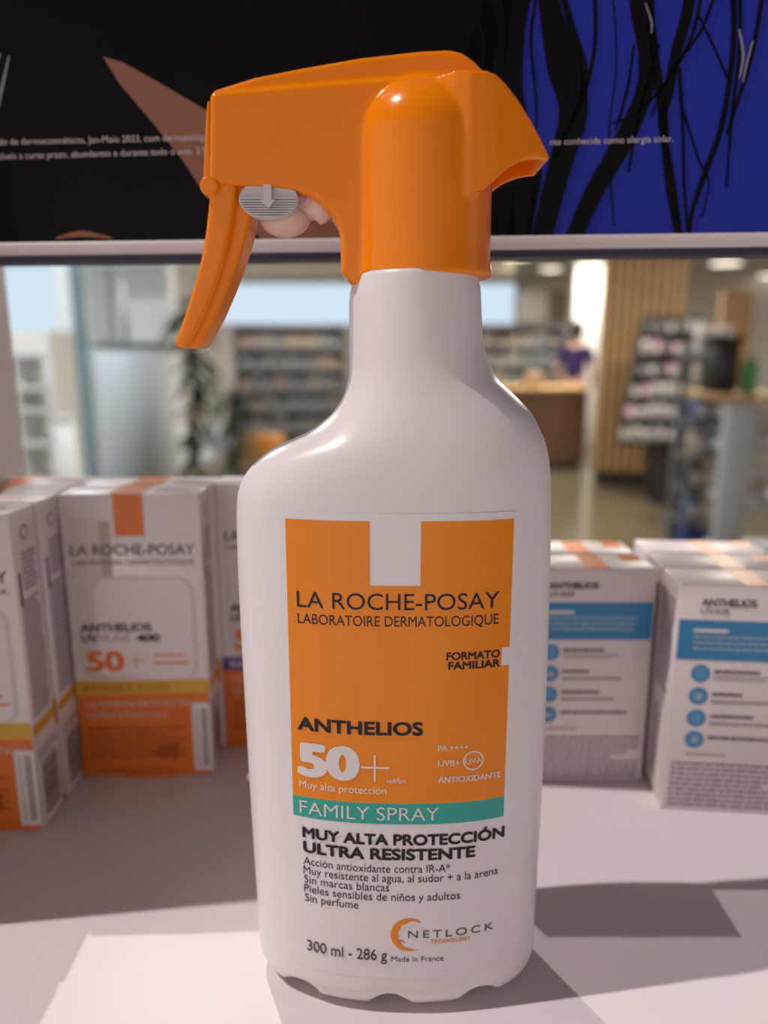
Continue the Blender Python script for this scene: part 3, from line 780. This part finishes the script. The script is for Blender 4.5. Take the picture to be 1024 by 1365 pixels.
# wood slat column
Y = 7.6; xa_, xb2 = P(798, 500, Y).x, P(903, 500, Y).x
cw = xb2 - xa_
t = thing('slatted_column', ((xa_+xb2)/2, Y, FLOOR), 'wide square column clad in vertical wood slats', 'column', rz=math.radians(-17.5))
CH = CEIL - FLOOR - .002
b = MB(); b.box((-cw/2 + .02, .03, .14), (cw/2 - .02, .60, CH), M_wood2); b.build('core', t, True)
b = MB(); ns_ = 9; w = cw / ns_
for k in range(ns_): b.box((-cw/2 + k*w, 0, .14), (-cw/2 + k*w + w*.62, .03, CH), M_wood)
for k in range(10):
    y0 = .03 + k*.058; b.box((-cw/2, y0, .14), (-cw/2 + .02, y0 + .04, CH), M_wood); b.box((cw/2 - .02, y0, .14), (cw/2, y0 + .04, CH), M_wood)
b.build('slats', t, True)
b = MB(); b.box((-cw/2 + .03, .02, 0), (cw/2 - .03, .60, .14), M_blk); b.build('plinth', t, True)['label'] = 'black plinth'

def dup(src, loc, label=None, group=None, cat=None, rz=0.0, scale=None, mats=None):
    o = src.copy(); COL.objects.link(o); o.location = loc; o.rotation_euler = (0, 0, rz)
    if scale: o.scale = scale
    if label: o['label'] = label
    if group: o['group'] = group
    if cat: o['category'] = cat
    return o
def pack_proto(name, w, d, h, m, m2):
    b = MB(); b.bbox((-w/2, -d/2, 0), (w/2, d/2, h), m, min(w, d)*.06, 1)
    b.add([(-w*.35, -d/2 - .001, h*.25), (w*.35, -d/2 - .001, h*.25), (w*.35, -d/2 - .001, h*.7), (-w*.35, -d/2 - .001, h*.7)], [(0,1,2,3)], m2)
    return bpy.data.objects.new(name, b.mesh(name))
def cm(n, c): return mat(n, c, .45, .4, .05, 20)
K = {k: cm('pack_' + k, c) for k, c in dict(grey=(.30,.29,.29), white=(.62,.60,.58), pink=(.55,.30,.38), dark=(.08,.075,.08), tan=(.34,.25,.18), blue=(.10,.15,.27),
     teal=(.12,.20,.24), orange=(.62,.26,.06), green=(.10,.34,.10), cream=(.40,.36,.30), navy=(.02,.06,.28), brown=(.25,.13,.06)).items()}

# cosmetics tester stand with slanted tiers
Y = 6.4
def Q(x, y, YY=None): return P(x, y, YY or Y)
sx0, sx1 = Q(848, 500).x, Q(942, 500).x
t = thing('tester_stand', ((sx0+sx1)/2, Y + .3, FLOOR), 'black tiered cosmetics stand leaning back beside the wood column', 'display stand')
ztop_, zbot = Q(880, 418).z, Q(880, 590).z
b = MB()
b.prism([(Q(884,700).x, FLOOR), (Q(922,700).x, FLOOR), (Q(922,600).x, zbot - .04), (Q(884,600).x, zbot - .04)], Y + .05, Y + .45, M_blk); b.build('base_cabinet', t)
nt_ = 6; tiers = []
sh = MB()
for k in range(nt_):
    f = k / (nt_ - 1); xl = sx0 - .08 + .26*f; xr = xl + 0.60 - .06*f; z = zbot + (ztop_ - .16 - zbot)*f; yy = Y + .02 + .28*f
    tiers.append((xl, xr, z, yy)); 
for k, (xl, xr, z, yy) in enumerate(tiers):
    s = MB(); s.bbox((xl, yy, z - .02), (xr, yy + .15, z), M_blk, .004, 1); s.box((xl, yy - .008, z - .025), (xr, yy, z + .02), M_blk); s.build('tier', t)
s = MB(); s.add([(tiers[0][0], tiers[0][3]+.16, zbot-.05), (tiers[0][1], tiers[0][3]+.16, zbot-.05), (tiers[-1][1], tiers[-1][3]+.16, ztop_), (tiers[-1][0], tiers[-1][3]+.16, ztop_),
   (tiers[0][0], tiers[0][3]+.18, zbot-.05), (tiers[0][1], tiers[0][3]+.18, zbot-.05), (tiers[-1][1], tiers[-1][3]+.18, ztop_), (tiers[-1][0], tiers[-1][3]+.18, ztop_)],
   [(0,1,2,3),(7,6,5,4),(0,4,5,1),(1,5,6,2),(2,6,7,3),(3,7,4,0)], M_blk); s.build('back_panel', t)
protos = [pack_proto('cosmetics_pack', .07, .05, .12, K[a], K[c]) for a, c in (('grey','white'),('white','grey'),('pink','white'),('dark','grey'))]
LABS = ['small grey cosmetics pack on the black tiered stand', 'small white cosmetics pack on the black tiered stand', 'small pink cosmetics pack on the black tiered stand', 'small black cosmetics pack on the black tiered stand']
GRP = ['grey packs on the tester stand', 'white packs on the tester stand', 'pink packs on the tester stand', 'black packs on the tester stand']
rn = random.Random(3)
for k, (xl, xr, z, yy) in enumerate(tiers):
    for j in range(6):
        i = rn.choices((0,1,2,3), ((3,4,1,1) if k < 3 else (4,2,1,3)))[0]
        dup(protos[i], (xl + .05 + j*(xr-xl-.1)/5, yy + .075, z + .0006), LABS[i], GRP[i], 'cosmetics', 0, (1, 1, .85 + .3*rn.random()))

# far product shelving left and right of the bottle neck
M_steel = mat('shelving_grey', (0.22, 0.22, 0.23), .5, .4, .05, 8)
def shelving(x0, x1, Y, ytop, nshelf, label, colors, grp, lab_fmt, nper):
    X0, X1 = P(x0, 500, Y).x, P(x1, 500, Y).x; zt = P(x0, ytop, Y).z
    t = thing('product_shelving', ((X0+X1)/2, Y + .2, FLOOR), label, 'shelving')
    b = MB(); b.box((X0, Y + .38, FLOOR), (X1, Y + .40, zt), M_steel); b.build('back_panel', t)
    for xx in (X0, X1 - .03):
        b = MB(); b.box((xx, Y, FLOOR), (xx + .03, Y + .38, zt), M_steel); b.build('side_panel', t)
    hh = (zt - FLOOR - .1) / nshelf; rn = random.Random(x0)
    pr = {c: pack_proto('product_pack', (X1-X0-.1)/nper*.82, .14, hh*.62, K[c], K['cream' if c != 'cream' else 'blue']) for c in colors}
    for k in range(nshelf):
        z = FLOOR + .1 + k*hh
        b = MB(); b.box((X0 + .03, Y + .01, z - .03), (X1 - .03, Y + .38, z), M_steel); b.build('shelf', t)
        for j in range(nper):
            c = rn.choice(colors)
            dup(pr[c], (X0 + .06 + (j + .5)*(X1-X0-.12)/nper, Y + .12, z + .0006), lab_fmt % c, grp % c, 'product', 0, (1, 1, .7 + .5*rn.random()))
    b = MB(); b.box((X0, Y, zt), (X1, Y + .40, zt + .03), M_steel); b.build('top_panel', t)
shelving(312, 462, 9.6, 436, 6, 'tall grey product shelving seen left of the bottle neck', ['blue','teal','grey','cream','tan'], '%s packs on the far left shelving', '%s pack on the far shelving left of the bottle neck', 9)
shelving(600, 752, 10.6, 437, 6, 'tall grey product shelving seen right of the bottle neck', ['grey','tan','dark','cream','teal'], '%s packs on the far right shelving', '%s pack on the far shelving right of the bottle neck', 8)

# counter with a person behind it
Y = 8.6
cx0, cx1 = P(672, 560, Y).x, P(782, 560, Y).x
t = thing('service_counter', ((cx0+cx1)/2, Y + .3, FLOOR), 'dark brown service counter in front of the person', 'counter')
b = MB(); b.box((cx0, Y, FLOOR + .08), (cx1, Y + .55, FLOOR + .93), mat('counter_brown', (.13, .07, .04), .45, .4, .2, 5)); b.build('body', t)
b = MB(); b.bbox((cx0 - .03, Y - .04, FLOOR + .93), (cx1 + .03, Y + .59, FLOOR + .97), M_wood, .008, 1); b.build('worktop', t)['label'] = 'wooden worktop'
b = MB(); b.box((cx0 + .04, Y + .04, FLOOR), (cx1 - .04, Y + .5, FLOOR + .08), M_blk); b.build('plinth', t)
bx = pack_proto('display_basket', .2, .16, .16, K['tan'], K['brown'])
dup(bx, (P(715, 520, Y).x, Y + .2, FLOOR + .9706), 'tan box standing on the service counter', None, 'box')

# person (skinned body, hair and top as children)
def skin_mesh(name, verts, edges, radii, m, rootv=0, sub=2):
    me = bpy.data.meshes.new(name); me.from_pydata(verts, edges, [])
    o = bpy.data.objects.new(name, me); COL.objects.link(o)
    s = o.modifiers.new('s', 'SKIN'); me.skin_vertices.new() if not me.skin_vertices else None
    for i, r in enumerate(radii):
        rr = r if isinstance(r, tuple) else (r, r); me.skin_vertices[0].data[i].radius = rr
        me.skin_vertices[0].data[i].use_root = (i == rootv)
    u = o.modifiers.new('u', 'SUBSURF'); u.levels = sub; u.render_levels = sub
    r = evaluated(o); r.name = name; bpy.data.objects.remove(o); bpy.data.meshes.remove(me)
    r.materials.clear(); r.materials.append(m); r.polygons.foreach_set('use_smooth', [True]*len(r.polygons))
    return r
M_skin = mat('skin', (.50, .29, .20), .5, .3, .05, 20); M_hair = mat('dark_hair', (.02, .014, .012), .5, .3, .2, 40)
M_top = mat('purple_cloth', (.028, .014, .07), .8, .2, .1, 30); M_trs = mat('dark_trousers', (.03, .03, .04), .8, .2, .1, 30)
py_ = 9.75; px_ = P(768, 470, py_).x
pr_ = thing('person', (px_, py_, FLOOR), 'person with dark hair and dark purple top standing turned away behind the counter', 'person', rz=math.radians(150))
V = [(0,0,.95),(0,0,1.12),(0,0,1.30),(0,.01,1.42),(0,0,1.50),(0,-.02,1.58),(0,-.01,1.64)]
E = [(0,1),(1,2),(2,3),(3,4),(4,5),(5,6)]
Rr = [(.15,.11),(.13,.095),(.15,.10),(.10,.07),(.052,.052),(.078,.09),(.07,.08)]
for s in (-1, 1):
    k = len(V)
    V += [(s*.17,.0,1.39),(s*.23,.02,1.14),(s*.21,-.12,.95),(s*.19,-.20,.96)]; E += [(3,k),(k,k+1),(k+1,k+2),(k+2,k+3)]; Rr += [.055,.043,.033,(.035,.018)]
    h = k + 3
    for q in range(4):
        i = len(V); V += [(s*(.19 + .013*(q-1.5)), -.245, .955),(s*(.19 + .014*(q-1.5)), -.278 + .006*abs(q-1.5), .945)]; E += [(h,i),(i,i+1)]; Rr += [.0095,.008]
    i = len(V); V += [(s*.155,-.21,.955),(s*.145,-.235,.95)]; E += [(h,i),(i,i+1)]; Rr += [.011,.009]
    k = len(V); V += [(s*.09,0,.88),(s*.10,-.01,.50),(s*.10,.02,.09),(s*.11,-.12,.045)]; E += [(0,k),(k,k+1),(k+1,k+2),(k+2,k+3)]; Rr += [.095,.062,.042,(.04,.03)]
body = bpy.data.objects.new('body', skin_mesh('body', V, E, Rr, M_skin)); COL.objects.link(body); body.parent = pr_
b = MB(); b.ellipsoid((0, .018, 1.655), (.098, .108, .105), M_hair, 20, 12); b.ellipsoid((0, .085, 1.60), (.07, .06, .09), M_hair); b.build('hair', pr_, True)
Vt = [(0,0,.93),(0,0,1.12),(0,0,1.30),(0,.01,1.41)]; Et = [(0,1),(1,2),(2,3)]; Rt = [(.165,.125),(.145,.11),(.165,.115),(.115,.085)]
for s in (-1, 1):
    k = len(Vt); Vt += [(s*.175,0,1.385),(s*.225,.018,1.17)]; Et += [(3,k),(k,k+1)]; Rt += [.066,.056]
o = bpy.data.objects.new('top', skin_mesh('top', Vt, Et, Rt, M_top)); COL.objects.link(o); o.parent = pr_; o['label'] = 'purple top'
Vt = [(0,0,.97)]; Et = []; Rt = [(.16,.12)]
for s in (-1, 1):
    k = len(Vt); Vt += [(s*.09,0,.86),(s*.10,-.01,.50),(s*.10,.02,.10)]; Et += [(0,k),(k,k+1),(k+1,k+2)]; Rt += [.105,.074,.058]
o = bpy.data.objects.new('trousers', skin_mesh('trousers', Vt, Et, Rt, M_trs)); COL.objects.link(o); o.parent = pr_
b = MB()
b.ellipsoid((-.032, -.098, 1.61), (.011, .006, .007), M_hair); b.ellipsoid((.032, -.098, 1.61), (.011, .006, .007), M_hair)
b.build('eyes', pr_, True)
b = MB(); b.ellipsoid((0, -.112, 1.585), (.012, .018, .024), M_skin); b.build('nose', pr_, True)
b = MB(); b.ellipsoid((0, -.098, 1.548), (.024, .007, .006), mat('lips', (.35, .12, .1), .5, .3, 0)); b.build('mouth', pr_, True)
for s in (-1, 1):
    b = MB(); b.ellipsoid((s*.085, .0, 1.60), (.01, .02, .032), M_skin); b.build('ear', pr_, True)

# right-hand shelving end near the display
Y = 3.4
ex0, ex1 = P(966, 600, Y).x, P(1003, 600, Y).x
t = thing('gondola_end', ((ex0+ex1)/2, Y + .2, FLOOR), 'pale grey shelving end with a wooden top at the right', 'shelving')
M_pale = mat('pale_panel', (.55, .60, .64), .4, .4, .03, 8)
zt = P(980, 536, Y).z
b = MB(); b.bbox((ex0, Y, FLOOR), (ex1, Y + .06, zt), M_pale, .006, 1); b.build('end_panel', t)
b = MB(); b.bbox((ex0 - .03, Y - .03, zt), (P(1060, 600, Y).x, Y + .45, zt + .035), M_wood, .006, 1); b.build('wooden_top', t)['label'] = 'wooden top board'
for k in range(4):
    z = zt - .22 - k*.27
    b = MB(); b.box((ex1, Y + .02, z - .02), (P(1120, 600, Y).x, Y + .42, z), M_pale); b.build('shelf', t)
b = MB(); b.box((P(1120, 600, Y).x, Y + .03, FLOOR), (P(1126, 600, Y).x, Y + .42, zt), M_pale); b.build('end_panel', t)
# things on and in it
bp = MB(); x = P(985, 500, Y).x; 
bp.bbox((x - .05, Y + .1, zt + .035), (x + .05, Y + .3, P(985, 452, Y).z), M_blk, .01, 1); bp.bbox((x - .075, Y + .09, P(985, 455, Y).z), (x + .06, Y + .31, P(985, 446, Y).z), M_blk, .006, 1)
single(bp, 'display_case', (x, Y + .2, zt + .035), 'tall black tester case standing on the wooden shelf top', 'display case')
def bottle(name, x, Y, z0, h, r, m, mc, label, cat, group=None):
    t = thing(name, (x, Y, z0), label, cat, group); b = MB(); n = 20; vs = []; fs = []
    pr = [(0, r*.9), (.01*h, r), (.66*h, r), (.76*h, r*.55), (.80*h, r*.45)]
    for z, rr in pr:
        for j in range(n): vs.append((rr*math.cos(2*math.pi*j/n), rr*math.sin(2*math.pi*j/n), z))
    for i in range(len(pr)-1):
        for j in range(n): fs.append((i*n+j, i*n+(j+1)%n, (i+1)*n+(j+1)%n, (i+1)*n+j))
    fs += [tuple(range(n-1,-1,-1)), tuple((len(pr)-1)*n+j for j in range(n))]
    b.add(vs, fs, m, True); b.build('body', t, True)
    b = MB(); b.tube([(0,0,.79*h),(0,0,h)], r*.5, mc, 16); b.build('cap', t, True)
    return t
bottle('lotion_bottle', P(1018, 520, Y).x, Y + .15, zt + .035, .20, .038, K['green'], K['white'], 'green bottle with white cap on the wooden shelf top', 'bottle')
pw = pack_proto('product_box', .11, .12, .18, K['white'], K['cream'])
for k, (xx, z, lb_) in enumerate(((1030, zt - .22, 'white box on the upper shelf of the right-hand shelving'), (1030, zt - .49, 'white box on the middle shelf of the right-hand shelving'))):
    dup(pw, (P(xx, 600, Y).x, Y + .15, z + .0006), lb_, None, 'box')
# hanging packs on the near side: a slim wire rack in front of the gondola's far side
Y = 4.4
rx0, rx1 = P(925, 600, Y).x, P(968, 600, Y).x
t = thing('side_rack', ((rx0+rx1)/2, Y + .2, FLOOR), 'narrow grey rack of mixed packs between stand and shelving end', 'rack')
b = MB(); b.box((rx0, Y + .30, FLOOR), (rx1, Y + .33, P(940, 452, Y).z), M_steel); b.build('back_panel', t)
colsr = ['grey','white','tan','blue','dark','pink','cream']
pr = {c: pack_proto('rack_pack', (rx1-rx0)*.42, .10, .15, K[c], K['white' if c != 'white' else 'grey']) for c in colsr}
rn = random.Random(11); idx = 0
for k in range(7):
    z = FLOOR + .12 + k*.205
    b = MB(); b.box((rx0, Y + .02, z - .015), (rx1, Y + .30, z), M_steel); b.build('shelf', t)
    for j in range(2):
        c = rn.choice(colsr) if k else 'navy'
        if c == 'navy' and 'navy' not in pr: pr['navy'] = pack_proto('rack_pack', (rx1-rx0)*.42, .10, .15, K['navy'], K['blue'])
        dup(pr[c], (rx0 + (rx1-rx0)*(.25 + .5*j), Y + .1, z + .0006), '%s pack on the narrow rack at the right' % c, '%s packs on the narrow rack' % c, 'product')
# wooden panel frame at the far right
Y = 9.0
b = MB(); b.box((P(962, 420, Y).x, Y, P(980, 450, Y).z), (P(1003, 420, Y).x, Y + .08, P(980, 388, Y).z), mat('pale_wood', (.48, .30, .17), .5, .3, .15, 6))
b.box((P(985, 420, Y).x, Y + .01, FLOOR), (P(1003, 420, Y).x, Y + .06, P(980, 450, Y).z), M_wood)
single(b, 'wooden_sign_panel', (P(990, 420, Y).x, Y + .04, FLOOR), 'light wooden panel on a post at the far right', 'panel')
Y = 12.5
b = MB(); b.box((P(690, 420, Y).x, Y, P(700, 428, Y).z), (P(730, 420, Y).x, Y + .06, P(700, 388, Y).z), M_wwall)
b.box((P(730, 420, Y).x, Y, P(700, 428, Y).z), (P(757, 420, Y).x, Y + .06, P(700, 388, Y).z), K['tan'])
b.box((P(700, 420, Y).x, Y + .015, FLOOR), (P(706, 420, Y).x, Y + .045, P(700, 428, Y).z), M_steel); b.box((P(742, 420, Y).x, Y + .015, FLOOR), (P(748, 420, Y).x, Y + .045, P(700, 428, Y).z), M_steel)
single(b, 'sign_board', (P(724, 420, Y).x, Y + .03, FLOOR), 'white and tan sign board above the far shelving', 'sign')

# ceiling lamps
M_lamp = mat('lamp_glow', (1, .95, .85), .5, .3, 0, emit=(1, .9, .72), emit_s=2.2)
lp = []
def lamp(x, y, r, label):
    Y = (CEIL - .03 - CAMZ) / ((P(x, y, 1).z - CAMZ) / 1)
    p = P(x, y, Y)
    t = thing('ceiling_lamp', (p.x, p.y, CEIL), label, 'lamp', 'round ceiling lamps')
    b = MB(); b.tube([(0,0,-.001),(0,0,-.05)], r, M_ceil, 24); b.build('housing', t, True)
    b = MB(); b.tube([(0,0,-.05),(0,0,-.06)], r*.86, M_lamp, 24); b.build('diffuser', t, True)
lamp(735, 357, .20, 'round glowing ceiling lamp left of the wood column')
lamp(690, 341, .20, 'round ceiling lamp just under the poster rail')
lamp(968, 349, .26, 'large round glowing ceiling lamp at the right')
lamp(1021, 366, .16, 'round ceiling lamp cut off at the right edge')
lamp(326, 352, .14, 'small round ceiling lamp beside the orange trigger')

# left: grey cylinder pedestal, white shelf unit, glass edge, plants
Y = 3.6
cxp = P(164, 520, Y).x; rp = 51 * Y / F
t = thing('cylinder_pedestal', (cxp, Y + rp, FLOOR), 'tall grey cylindrical pedestal with a dark rim by the shop window', 'pedestal')
M_cyl = mat('pedestal_grey', (.46, .50, .52), .6, .4, .04, 6)
zt = P(164, 462, Y).z
b = MB(); b.tube([(cxp, Y + rp, FLOOR), (cxp, Y + rp, zt)], rp, M_cyl, 48); b.build('drum', t)
b = MB(); b.tube([(cxp, Y + rp, zt), (cxp, Y + rp, zt + .018)], rp*1.02, mat('rim_dark', (.07, .08, .085), .5, .3, .1, 10), 48); b.build('rim', t)['label'] = 'dark rim'
b = MB(); b.tube([(cxp - .03, Y + rp, zt + .018), (cxp - .03, Y + rp, P(150, 372, Y).z)], .012, M_cyl, 12); b.build('rod', t)
Y = 4.0
t = thing('white_shelf_unit', (P(48, 560, Y).x, Y + .2, FLOOR), 'white shelf unit against the bright window at far left', 'shelving')
for xx in (24, 72):
    b = MB(); x = P(xx, 560, Y).x; b.box((x - .012, Y, FLOOR), (x + .012, Y + .35, P(48, 440, Y).z), M_wwall); b.build('side_panel', t)
for yy in (470, 515, 545, 590, 640):
    b = MB(); z = P(48, yy, Y).z; b.box((P(24, 560, Y).x, Y, z - .02), (P(72, 560, Y).x, Y + .35, z), M_wwall); b.build('shelf', t)
M_glass = mat('pane_edge', (.45, .66, .78), .15, .5, 0, trans=0.5)
Y = 3.3
b = MB(); b.box((P(108, 560, Y).x, Y, FLOOR), (P(113, 560, Y).x, Y + .12, CEIL - .003), M_glass); struct(b.build('window_2'))
Y = 3.9
b = MB(); x = P(88, 600, Y).x; b.tube([(x, Y, FLOOR), (x, Y, P(88, 560, Y).z)], .05, M_wwall, 20); b.tube([(x, Y, P(88, 560, Y).z), (x, Y, P(88, 556, Y).z)], .055, M_wwall, 20)
single(b, 'white_post_stand', (x, Y, FLOOR), 'short white round post left of the grey pedestal', 'stand')

def plant(x, ytop, Y, spread, n, label, seed, mleaf):
    rn = random.Random(seed); base = Vector((P(x, 600, Y).x, Y, FLOOR)); H = P(x, ytop, Y).z - FLOOR
    t = thing('potted_plant', base, label, 'plant')
    b = MB(); b.tube([(0,0,0),(0,0,.02),(0,0,.34)], [.11,.12,.15], K['grey'], 24); b.build('pot', t, True)
    b = MB(); b.tube([(0,0,.30),(.01,0,H*.5),(0,0,H*.8)], [.018,.014,.008], K['brown'], 8); b.build('stem', t, True)
    b = MB()
    for k in range(n):
        z0 = .34 + (H*.78 - .34)*rn.random(); a = rn.random()*2*math.pi; ln = spread*(.6 + .7*rn.random()); up = rn.random()*.9 + .1; w = .018 + .014*rn.random()
        vs = []; d = Vector((math.cos(a), math.sin(a), 0)); sd = Vector((-d.y, d.x, 0))
        for i in range(6):
            f = i/5; c = d*ln*f + Vector((0,0,z0 + up*ln*f - ln*1.1*f*f)); ww = w*math.sin(math.pi*min(.98, .12 + .86*f))
            vs += [c - sd*ww, c + Vector((0,0,.006)), c + sd*ww]
        fs = []
        for i in range(5): fs += [(3*i,3*i+1,3*i+4,3*i+3),(3*i+1,3*i+2,3*i+5,3*i+4)]
        b.add(vs, fs, mleaf, True)
    b.build('foliage', t, True)
M_leaf = mat('leaf_green', (.035, .085, .03), .5, .4, .4, 15); M_leaf2 = mat('leaf_dark', (.02, .045, .025), .5, .4, .4, 15)
plant(262, 300, 4.9, .22, 130, 'tall leafy potted plant right of the grey pedestal', 5, M_leaf2)
plant(238, 555, 3.0, .10, 40, 'small grassy potted plant in front of the grey pedestal', 6, M_leaf)
plant(314, 470, 6.0, .20, 90, 'dark green potted plant in front of the far shelving', 8, M_leaf2)
Y = 6.5
bk = pack_proto('storage_basket', .34, .3, .36, K['orange'], K['tan']); 
dup(bk, (P(352, 600, Y).x, Y, FLOOR), 'orange basket on the floor by the dark green plant', None, 'basket', 0, (1, 1, 1.8))
